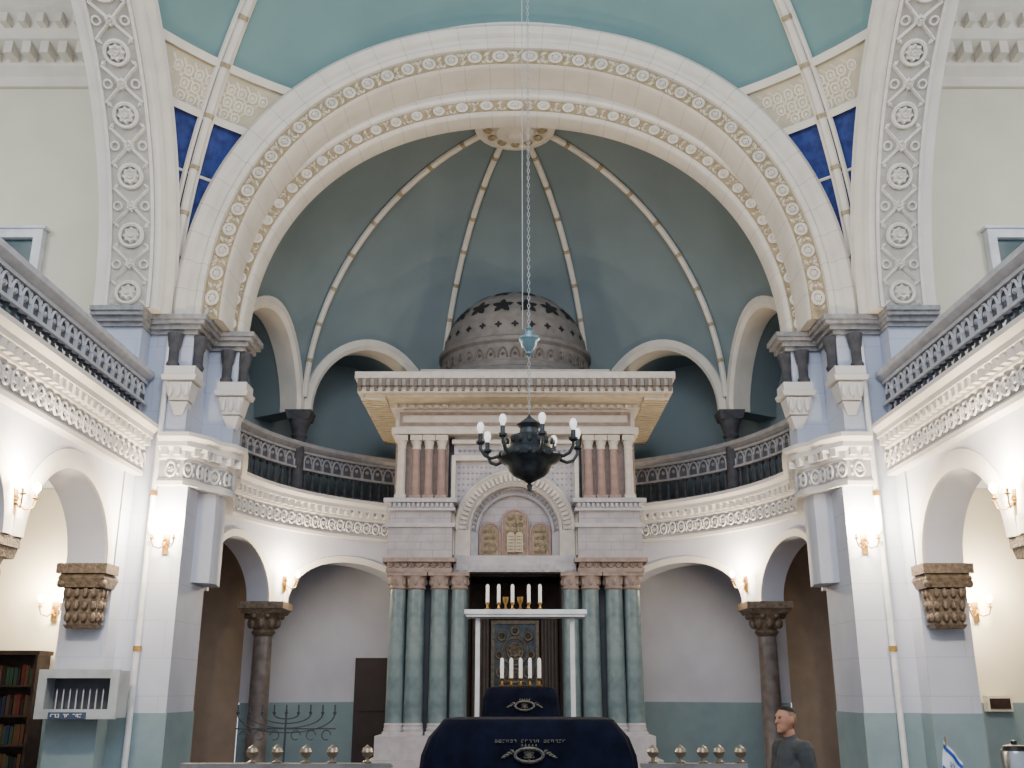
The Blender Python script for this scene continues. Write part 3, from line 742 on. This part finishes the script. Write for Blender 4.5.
# ---------------- bimah platform
bm=B();box(bm,-2.8,1.9,6.3,13.6,0,.3);box(bm,-2.7,1.85,6.4,13.6,.3,.45);fin(bm,'platform','brown',None,'dark wooden raised reading platform in the hall','platform')
def drape(secs,cx,cy,name,parent,mt,waves=14):
    bm=B();rows=[];n=96
    for k,(z,hx,hy,am) in enumerate(secs):
        r=[]
        for i in range(n):
            t=2*pi*i/n;c_,s_=cos(t),sin(t);p=.22
            x=hx*math.copysign(abs(c_)**p,c_);y=hy*math.copysign(abs(s_)**p,s_);w=1+am*sin(waves*t+.5*sin(3*t))
            r.append((cx+x*w,cy+y*w,z))
        rows.append(r)
    V=quadgrid(bm,rows,closev=True);bm.faces.new(V[0][::-1]);bm.faces.new(V[-1]);return fin(bm,name,mt,parent,ang=60)
def emblem(bm,cx,cz,y,s):
    P=lambda p,q,r:(cx+p*s,y-r,cz+q*s)
    tadd(bm,T_tor(.12,.014,20,4,0,2*pi,.055),P);tadd(bm,T_ros(.03,.012,6,12),P)
    for k in range(2):
        pts=[(.05*sin(2*pi*j/3+k*pi),.045*cos(2*pi*j/3+k*pi)) for j in range(3)]
        for j in range(3):
            a=pts[j];b=pts[(j+1)%3];tadd(bm,T_bar(a[0],a[1],b[0],b[1],.01,.01),P)
    for q in(-1,1):
        for k in range(4): tadd(bm,T_loz(q*(.14+.025*k),.03-.015*k,.028,.014,.012,q*(.6-.3*k)),P)
    for k in range(5): tadd(bm,T_loz(-.06+.03*k,.075,.018,.01,.012,pi/2),P)
def letters(bm,cx,cz,y,w,h,n,rng):
    st=w/n
    for k in range(n):
        if k in (n//3,2*n//3): continue
        x0=cx-w/2+k*st;t=h*.2
        box(bm,x0,x0+st*.7,y-.003,y+.01,cz+h-t,cz+h)
        if rng.random()>.3: box(bm,x0+st*.5,x0+st*.7,y-.003,y+.01,cz,cz+h-t)
        if rng.random()>.5: box(bm,x0,x0+st*.18,y-.003,y+.01,cz+t,cz+h*.7)
        if rng.random()>.5: box(bm,x0,x0+st*.48,y-.003,y+.01,cz,cz+t)
desk=empty('reading_desk',(.09,7.25,.45),'large desk draped in navy velvet with silver-beige emblem and lettering','desk')
drape([(.45,.78,.44,.02),(.9,.75,.43,.02),(1.34,.7,.42,.012),(1.45,.66,.41,.006),(1.52,.6,.38,0),(1.56,.57,.34,0),(1.565,.5,.3,0)],.09,7.25,'velvet_cover',desk,'velvet')
bm=B();emblem(bm,.09,1.35,6.815,.75);fin(bm,'embroidered_emblem','gold',desk)
bm=B();letters(bm,.1,1.425,6.82,.46,.018,19,random.Random(5));fin(bm,'embroidered_lettering','gold',desk)
lec=empty('lectern',(.04,11.2,.45),'small lectern draped in navy velvet with pale embroidered emblem','lectern')
drape([(.45,.5,.3,.02),(1.2,.44,.28,.015),(1.66,.4,.26,.008),(1.76,.37,.24,0),(1.78,.3,.2,0)],.06,11.2,'velvet_cover',lec,'velvet')
bm=B();emblem(bm,.1,1.59,10.925,.8);fin(bm,'embroidered_emblem','gold',lec)
def candle(x,y,z,h,grp):
    e=empty('candle',(x,y,z),'slender white candle in a brass holder','candle',group=grp)
    bm=B();lathe(bm,[(.035,z),(.038,z+.012),(.014,z+.025),(.012,z+.06),(.024,z+.075),(.026,z+.09)],x,y,12);fin(bm,'candle_holder','brass',e)
    bm=B();lathe(bm,[(.02,z+.085),(.02,z+h-.03),(.016,z+h-.01),(.004,z+h)],x,y,12);fin(bm,'wax','candle',e)
for k in range(5): candle(-.14+k*.1,11.18,1.78,.3,'candles on the lectern')
cf=empty('canopy_frame',(.12,11.9,.45),'white metal frame with flat top board standing behind lectern','frame')
bm=B();box(bm,-.56,.8,11.72,12.08,2.55,2.58);box(bm,-.58,.82,11.7,12.1,2.58,2.63);fin(bm,'top_board','wframe',cf)
for x in (-.43,.66):
    bm=B();box(bm,x-.025,x+.025,11.86,11.91,.45,2.56);box(bm,x-.04,x+.04,11.85,11.92,.45,.52);fin(bm,'post','wframe',cf)
for k,x in enumerate((-.32,-.19,-.03,.16,.29)): candle(x,11.85,2.63,.3,'candles on the white frame')
for x in (-.11,.06):
    bm=B();lathe(bm,[(.03,2.63),(.035,2.64),(.012,2.66),(.01,2.69),(.032,2.73),(.036,2.78),(.032,2.78),(.0,2.73)],x,11.85,14);fin(bm,'goblet','brass',None,'small brass cup between the white candles','cup')
def rail(xs,x0,x1,y,lab,zt=1.19):
    e=empty('railing',((x0+x1)/2,y,.45),lab,'railing')
    bm=B();box(bm,x0,x1,y-.06,y+.06,zt-.035,zt);box(bm,x0,x1,y-.035,y+.035,zt-.08,zt-.035);fin(bm,'handrail','railst',e)
    bm=B();box(bm,x0,x1,y-.05,y+.05,.45,.53);fin(bm,'base_rail','railst',e)
    n=int((x1-x0)/.14)
    for k in range(n):
        x=x0+.07+k*(x1-x0-.14)/(n-1);bm=B();lathe(bm,[(.02,.53),(.028,.65),(.016,.75),(.016,.95),(.025,zt-.11),(.02,zt-.08)],x,y,8);fin(bm,'baluster','railst',e)
    for x in xs:
        z=zt-1.16;bm=B();lathe(bm,[(.035,1.16+z),(.04,1.17+z),(.015,1.182+z),(.015,1.2+z),(.036,1.215+z),(.048,1.245+z),(.036,1.275+z),(.012,1.29+z),(.004,1.3+z)],x,y,14);fin(bm,'finial','dull',e)
rail((-2.1,-1.9,-1.67,-1.46,-1.18),-2.65,-.98,8.5,'grey stone railing with small metal ball finials on the platform')
rail((1.1,1.32,1.5,1.63,1.8),1.0,1.84,8.5,'grey railing with small brass ball finials beside the desk')
# ---------------- chandelier
cx,cyy=.11,7.5
ch=empty('chandelier',(cx,cyy,3.2),'dark patinated bronze chandelier with frosted bulbs on a long chain','chandelier')
bm=B();lathe(bm,[(0,3.19),(.02,3.2),(.025,3.23),(.012,3.25),(.06,3.28),(.12,3.31),(.16,3.35),(.17,3.38),(.21,3.41),(.24,3.44),(.245,3.47),(.2,3.5),(.17,3.52),(.18,3.55),(.19,3.59),(.14,3.62),(.08,3.64),(.07,3.68),(.1,3.71),(.06,3.74),(.02,3.77),(.0,3.8)],cx,cyy,32)
for k in range(16):
    a=2*pi*k/16;ell(bm,(cx+.23*cos(a),cyy+.23*sin(a),3.46),.025,.025,.025,8,6);ell(bm,(cx+.18*cos(a),cyy+.18*sin(a),3.57),.02,.02,.03,8,6)
fin(bm,'body','chand',ch)
for k in range(8):
    a=2*pi*(k+.3)/8;R=.385
    P=lambda r,z:(cx+r*cos(a),cyy+r*sin(a),z)
    bm=B();tube(bm,[P(.18,3.5),P(.24,3.45),P(.3,3.43),P(.35,3.45),P(R,3.5),P(R,3.54)],.013,8)
    lathe(bm,[(.015,3.53),(.035,3.545),(.037,3.56),(.018,3.565),(.018,3.62)],P(R,0)[0],P(R,0)[1],12);fin(bm,'arm','chand',ch)
    bm=B();lathe(bm,[(.012,3.615),(.015,3.63),(.028,3.66),(.028,3.68),(.017,3.705),(.0,3.712)],P(R,0)[0],P(R,0)[1],12);fin(bm,'bulb','bulb',ch)
def chain(bm,x,y,z0,z1,s):
    z=z0;k=0
    while z<z1:
        T=T_tor(s*.36,s*.12,8,4,0,2*pi,s*.75)
        if k%2: tadd(bm,T,lambda a,b,c:(x+a,y+c-s*.1,z+b))
        else: tadd(bm,T,lambda a,b,c:(x+c-s*.1,y+a,z+b))
        z+=s*1.25;k+=1
bm=B();chain(bm,cx,cyy,3.82,4.3,.028);chain(bm,cx,cyy,4.53,12.6,.027)
tube(bm,[(cx-.05,cyy,4.5),(cx-.05,cyy,12.6)],.004,5);fin(bm,'chain','chain',ch)
bm=B();lathe(bm,[(0,4.27),(.03,4.29),(.02,4.31),(.06,4.35),(.07,4.39),(.085,4.41),(.085,4.43),(.03,4.45),(.025,4.48),(.04,4.5),(.0,4.53)],cx,cyy,20);fin(bm,'chain_cup','verd',ch)
# ---------------- sconces
def sconce(p,n,lab,grp,power=55):
    n=Vector((n[0],n[1],0)).normalized();t=Vector((-n.y,n.x,0));p=Vector(p)
    e=empty('wall_sconce',tuple(p),lab,'wall lamp',group=grp)
    F=lambda a,b,c:tuple(p+t*a+n*c+Vector((0,0,b)))
    bm=B();tadd(bm,T_box(-.035,.035,-.14,.1,0,.02),F);tadd(bm,T_ros(.05,.03,8,16),lambda a,b,c:F(a,b,c+.015));fin(bm,'backplate','brass',e)
    for q in(-1,1):
        bm=B();tube(bm,[F(0,-.03,.03),F(q*.05,-.08,.09),F(q*.11,-.06,.13),F(q*.13,.0,.14),F(q*.13,.04,.14)],.009,8)
        c=F(q*.13,0,.14);lathe(bm,[(.01,c[2]+.02),(.035,c[2]+.035),(.012,c[2]+.045),(.012,c[2]+.09)],c[0],c[1],10);fin(bm,'arm','brass',e)
        bm=B();lathe(bm,[(.012,c[2]+.085),(.036,c[2]+.125),(.03,c[2]+.16),(.004,c[2]+.19)],c[0],c[1],12);fin(bm,'bulb','bulbw',e)
    ld=bpy.data.lights.new('sconce_light','POINT');ld.energy=power;ld.color=(1,.8,.54);ld.shadow_soft_size=.1
    lo=bpy.data.objects.new('sconce_light',ld);link(lo);lo.parent=e;lo.location=n*.28+Vector((0,0,.22))
for s in(-1,1):
    sconce((s*4.14,11.9,3.42),(0,-1),'brass two-arm sconce glowing on the white pier','pier sconces',250)
    x,y=pol(D(59),RA-.01);sconce((-x if s>0 else x,y,3.3),((-x if s<0 else x),CY-y),'brass two-arm sconce glowing above the arcade column','arcade sconces',170)
    sconce((s*4.61,9.1,3.42),(-s,0),'brass two-arm sconce glowing below the side balcony','balcony sconces',250)
    sconce((s*5.75,12.78,2.7),(0,-1),'brass two-arm sconce on the side room wall','side room sconces',170)
# ---------------- candle cabinet
cb=empty('display_case',(-4.7,11.45,1.42),'grey-white metal case holding a row of memorial candles on the pier','cabinet')
bm=B();X0,X1,Y0,Y1,Z0,Z1=-5.13,-4.28,11.26,11.58,1.46,1.95
box(bm,X0+.04,X1-.04,Y1-.02,Y1,Z0+.05,Z1-.05);box(bm,X0,X0+.04,Y0+.01,Y1,Z0+.05,Z1-.05);box(bm,X1-.04,X1,Y0+.01,Y1,Z0+.05,Z1-.05);box(bm,X0,X1,Y0+.01,Y1,Z0,Z0+.05);box(bm,X0,X1,Y0+.01,Y1,Z1-.05,Z1)
for x0,x1 in ((X0-.01,X0+.08),(X1-.08,X1+.01)): box(bm,x0,x1,Y0-.02,Y0+.01,Z0+.09,Z1-.08)
box(bm,X0-.01,X1+.01,Y0-.02,Y0+.01,Z0-.01,Z0+.09);box(bm,X0-.01,X1+.01,Y0-.02,Y0+.01,Z1-.08,Z1+.01);fin(bm,'case','metalw',cb)
bm=B();box(bm,X0+.05,X1-.05,Y1-.04,Y1-.022,Z0+.06,Z1-.06);fin(bm,'back_panel','parm',cb)
bm=B();box(bm,X0+.15,X1-.3,Y0-.04,Y0-.021,Z0-.01,Z0+.06);fin(bm,'sign_plate','signb',cb)
bm=B();letters(bm,-4.78,Z0+.008,Y0-.044,.34,.035,10,random.Random(8));fin(bm,'sign_lettering','flagw',cb)
for k in range(9):
    x=X0+.14+k*.072;z=Z0+.05
    bm=B();lathe(bm,[(.018,z),(.018,z+.02),(.008,z+.03),(.008,z+.22),(.003,z+.25)],x,11.4,8);fin(bm,'candle','par',None,'thin white memorial candle inside the metal case','candle',group='memorial candles')
# ---------------- bookcase
bc=empty('bookcase',(-6.4,12.6,0),'dark wooden bookcase packed with old books','bookcase')
bm=B();bx0,bx1=-7.1,-5.72
box(bm,bx0,bx1,12.745,12.77,0,2.15)
for x in (bx0,(bx0+bx1)/2-.015,bx1-.03): box(bm,x,x+.03,12.42,12.745,0,2.15)
fin(bm,'carcass','brown',bc)
bm=B();box(bm,bx0-.03,bx1+.03,12.38,12.77,2.15,2.2);fin(bm,'cornice','brown',bc)
zs=[.08,.45,.8,1.13,1.46,1.8]
for z in zs: bm=B();box(bm,bx0+.03,bx1-.03,12.44,12.745,z-.02,z);fin(bm,'shelf','brown',bc)
protos=[]
for i,bmt in enumerate(bookm):
    b=B();h=.24-.012*i
    box(b,0,.004,0.004,.17,0,h);box(b,.034,.038,0.004,.17,0,h);box(b,0,.038,-.004,.004,0,h)
    for zz in (.04,.18): box(b,.002,.036,-.007,-.004,zz,zz+.008)
    me=bpy.data.meshes.new('book');b.to_mesh(me);b.free();me.materials.append(bmt)
    b=B();box(b,.004,.034,.004,.165,.004,h-.005);mp=bpy.data.meshes.new('pages');b.to_mesh(mp);b.free();mp.materials.append(M['page']);protos.append((me,mp))
rng=random.Random(2)
for z in zs[2:]:
    for x0,x1 in ((bx0+.05,(bx0+bx1)/2-.06),((bx0+bx1)/2+.03,bx1-.08)):
        x=x0
        while x<x1:
            me,mp=rng.choice(protos);o=bpy.data.objects.new('book',me);link(o);o.location=(x,12.5+rng.random()*.03,z)
            meta(o,'old cloth-bound book upright on a bookcase shelf','book',None,'books in the bookcase')
            c=bpy.data.objects.new('pages',mp);link(c);c.parent=o;x+=.041+rng.random()*.006
# ---------------- candelabrum rack
x,y=-3.02,13.9
hk=empty('candelabrum',(x,y,.3),'dark wrought iron nine-branched candelabrum rack standing under the gallery','candelabrum')
bm=B()
tube(bm,[(x,y,.34),(x,y,1.5)],.014,8);lathe(bm,[(.25,.3),(.24,.33),(.06,.38),(.03,.5)],x,y,16)
for r in (.16,.32,.48,.64):
    tube(bm,[(x+r*cos(t),y,1.44+r*.36*sin(t)) for t in [pi+pi*i/20 for i in range(21)]],.009,6)
tube(bm,[(x-.66,y,1.26),(x+.66,y,1.26)],.009,6)
for q in(-1,1):
    for r in(.14,.34,.54): tube(bm,[(x+q*(r+.06*cos(t)),y,1.18+.06*sin(t)) for t in [2*pi*i/12 for i in range(11)]],.008,6)
fin(bm,'frame','iron',hk)
for k in range(9):
    X=x-.64+.16*k;bm=B();lathe(bm,[(.01,1.43),(.022,1.455),(.022,1.47),(.01,1.475),(.01,1.56)],X,y,8);fin(bm,'candle_cup','iron',hk)
# ---------------- right table, urn, flag, wall box
tb=empty('side_table',(3.2,7.2,0),'plain white table carrying a steel urn and small flag','table')
bm=B();box(bm,2.55,3.9,6.9,7.6,1.02,1.06);fin(bm,'table_top','wframe',tb)
for x in (2.6,3.82):
    for y in (6.94,7.52): bm=B();frus(bm,x+.02,y+.02,.02,.02,0,.03,.03,1.02);fin(bm,'leg','brown',tb)
ur=empty('urn',(3.36,7.15,1.06),'polished steel hot-water urn standing on the white table','urn')
bm=B();lathe(bm,[(.085,1.06),(.09,1.08),(.085,1.1),(.09,1.12),(.092,1.34),(.085,1.36)],3.36,7.15,20);fin(bm,'body','steel',ur)
bm=B();lathe(bm,[(.088,1.36),(.07,1.39),(.02,1.4),(.02,1.42),(.0,1.43)],3.36,7.15,20);fin(bm,'lid','shoe',ur)
bm=B();tube(bm,[(3.36,7.07,1.13),(3.36,7.0,1.13),(3.36,7.0,1.1)],.01,8);fin(bm,'tap','shoe',ur)
fl=empty('flag',(2.86,7.05,1.06),'small white and blue Israeli table flag on a stick','flag')
bm=B();lathe(bm,[(.05,1.06),(.05,1.075),(.012,1.08)],2.86,7.05,14);tube(bm,[(2.86,7.05,1.07),(2.86,7.05,1.45)],.005,6);fin(bm,'flagstaff','brass',fl)
def flagp(u,v): return (2.855-.01+.11*u-.03*v,7.04+.012*sin(9*u+3*v),1.43-.2*v-.14*u)
bm=B();quadgrid(bm,[[flagp(i/8,j/8) for j in range(9)] for i in range(9)]);fin(bm,'cloth','flagw',fl)
bm=B()
for v0,v1 in ((.1,.24),(.76,.9)): quadgrid(bm,[[tuple(Vector(flagp(i/8,v0+(v1-v0)*j/2))+Vector((0,-.004,0))) for j in range(3)] for i in range(9)])
for k in range(2):
    pts=[(.5+.22*sin(2*pi*j/3+k*pi),.5+.12*cos(2*pi*j/3+k*pi)) for j in range(4)]
    tube(bm,[Vector(flagp(*p))+Vector((0,-.005,0)) for p in pts],.002,4)
fin(bm,'blue_stripes','flagb',fl)
wb=empty('wall_box',(5.85,12.72,1.5),'small cream and dark dispenser box fixed on the wall','box')
bm=B();box(bm,5.7,6.0,12.66,12.775,1.5,1.68);fin(bm,'housing','cream',wb)
bm=B();box(bm,5.73,5.97,12.64,12.66,1.53,1.65);fin(bm,'front_panel','brown',wb)
# ---------------- person
def caps(bm,p0,p1,r0,r1,seg=12):
    p0=Vector(p0);p1=Vector(p1);n=5
    d=(p1-p0).normalized()
    pts=[p0-d*r0*.95,p0-d*r0*.7]+[p0.lerp(p1,i/n) for i in range(n+1)]+[p1+d*r1*.7,p1+d*r1*.95]
    rr=[r0*.3,r0*.71]+[r0+(r1-r0)*i/n for i in range(n+1)]+[r1*.71,r1*.3]
    tube(bm,pts,rr,seg)
def remesh(bm,name,m,parent,vox,sm):
    bmesh.ops.recalc_face_normals(bm,faces=bm.faces)
    me=bpy.data.meshes.new('tmp');bm.to_mesh(me);bm.free();o=bpy.data.objects.new('tmp',me);link(o)
    r=o.modifiers.new('r','REMESH');r.mode='VOXEL';r.voxel_size=vox
    q=o.modifiers.new('s','SMOOTH');q.iterations=sm;q.factor=.5
    dg=bpy.context.evaluated_depsgraph_get();dg.update();m2=bpy.data.meshes.new_from_object(o.evaluated_get(dg))
    bpy.data.objects.remove(o);m2.materials.clear();m2.materials.append(M[m])
    for p in m2.polygons:p.use_smooth=True
    k=bpy.data.objects.new(name,m2);link(k);k.parent=parent;return k
pe=empty('person',(2.3,8.9,0),'man in dark grey t-shirt and black kippah standing, turned sideways','person')
pe.rotation_euler=(0,0,D(-68));pe.scale=(.93,.93,.97)
b=B()
caps(b,(0,.02,.95),(0,.01,1.15),.11,.11);caps(b,(0,.01,1.15),(0,.03,1.26),.11,.1)
caps(b,(-.13,.03,1.32),(.13,.03,1.32),.055,.055)
caps(b,(0,.03,1.33),(0,-.0,1.46),.058,.053)
ell(b,(0,-.02,1.56),.075,.095,.105,20,14);ell(b,(0,-.055,1.5),.055,.055,.06,16,10)
caps(b,(0,-.115,1.565),(0,-.128,1.535),.009,.014,8)
ell(b,(0,-.105,1.5),.028,.014,.008,10,6);ell(b,(0,-.1,1.485),.026,.014,.008,10,6);ell(b,(0,-.095,1.462),.03,.025,.02,10,8)
ell(b,(0,-.1,1.592),.055,.018,.01,10,6)
for q in(-1,1):
    ell(b,(q*.076,-.005,1.55),.012,.022,.034,10,8)
    sh=Vector((q*.18,.03,1.31));el_=Vector((q*.25,.03,1.05));wr=Vector((q*.2,-.16,.9))
    caps(b,sh,el_,.05,.042);caps(b,el_,wr,.042,.028)
    d=(wr-el_).normalized();pc=wr+d*.05;ell(b,pc,.04,.045,.02,12,8)
    for k in range(4):
        f0=pc+d*.03+Vector((.018*(k-1.5),0,0));L=(.038,.045,.042,.032)[k]
        f1=f0+d*L+Vector((0,0,-.012));f2=f1+Vector((0,-.01,-.03));caps(b,f0,f1,.009,.008,8);caps(b,f1,f2,.008,.007,8)
    caps(b,wr+Vector((-q*.03,-.01,.0)),wr+Vector((-q*.05,-.05,-.01)),.01,.009,8)
    caps(b,(q*.09,.02,.93),(q*.1,.0,.5),.08,.055);caps(b,(q*.1,.0,.5),(q*.1,.03,.09),.052,.035);caps(b,(q*.1,.04,.05),(q*.11,-.12,.035),.04,.03)
remesh(b,'body','skin',pe,.009,3)
b=B()
caps(b,(0,.02,.9),(0,.015,1.12),.17,.16);caps(b,(0,.015,1.12),(0,.03,1.27),.16,.14);caps(b,(-.15,.035,1.31),(.15,.035,1.31),.09,.09);caps(b,(-.08,.02,1.12),(.08,.02,1.12),.14,.14)
caps(b,(0,.03,1.34),(0,.02,1.385),.105,.075)
for q in(-1,1): caps(b,(q*.18,.03,1.315),(q*.235,.03,1.12),.08,.07)
remesh(b,'tshirt','shirt',pe,.012,3)
b=B();caps(b,(-.06,.02,.93),(.06,.02,.93),.125,.125)
for q in(-1,1): caps(b,(q*.09,.02,.9),(q*.1,.0,.5),.1,.075);caps(b,(q*.1,.0,.5),(q*.1,.03,.12),.073,.062)
remesh(b,'trousers','trous',pe,.014,4)
for q in(-1,1):
    b=B();caps(b,(q*.1,.05,.055),(q*.115,-.14,.045),.052,.044);box(b,q*.107-.045,q*.107+.045,-.18,.1,0,.03);remesh(b,'shoe','shoe',pe,.01,3)
def shell(name,mt,c,r,pco,pno):
    b=B();ell(b,c,*r,22,14);g=b.verts[:]+b.edges[:]+b.faces[:];bmesh.ops.bisect_plane(b,geom=g,plane_co=pco,plane_no=pno,clear_outer=True)
    me=bpy.data.meshes.new(name);b.to_mesh(me);b.free();me.materials.append(M[mt]);o=bpy.data.objects.new(name,me);link(o);o.parent=pe
    for p in me.polygons:p.use_smooth=True
shell('hair','hair',(0,-.016,1.562),(.0775,.0975,.106),(0,-.02,1.575),(0,-1,-.35))
shell('kippah','kip',(0,-.012,1.567),(.081,.1,.108),(0,.01,1.622),(0,-.2,-1))
for q in(-1,1):
    b=B();ell(b,(q*.03,-.107,1.572),.011,.008,.007,10,6);me=bpy.data.meshes.new('eye');b.to_mesh(me);b.free();me.materials.append(M['kip']);o=bpy.data.objects.new('eye',me);link(o);o.parent=pe
# ---------------- light & camera
w=bpy.data.worlds.new('world');SC.world=w;w.use_nodes=True;w.node_tree.nodes['Background'].inputs['Color'].default_value=(.8,.88,1,1);w.node_tree.nodes['Background'].inputs['Strength'].default_value=1.1
def area(loc,rot,size,e,col):
    l=bpy.data.lights.new('fill_light','AREA');l.energy=e;l.size=size;l.color=col;o=bpy.data.objects.new('fill_light',l);link(o);o.location=loc;o.rotation_euler=rot
area((0,-1,9),(D(62),0,0),6,600,(.86,.92,1))  # added soft fill behind the camera, standing for unseen windows
area((0,4.6,10.6),(D(66),0,0),3,220,(.97,.98,1))  # added fill, out of view, to brighten the apse half dome
for s in(-1,1): area((s*8.6,7,9.5),(D(70),0,0),2,180,(.97,.98,1))  # area lamps high in both wings, no window at them, aimed at end walls
cam=bpy.data.cameras.new('camera');co=bpy.data.objects.new('camera',cam);link(co);co.location=(0,0,1.75);co.rotation_euler=(D(107),0,0)
cam.sensor_width=36;cam.lens=1000/1024*36;cam.shift_x=-.003;cam.clip_end=100
SC.camera=co
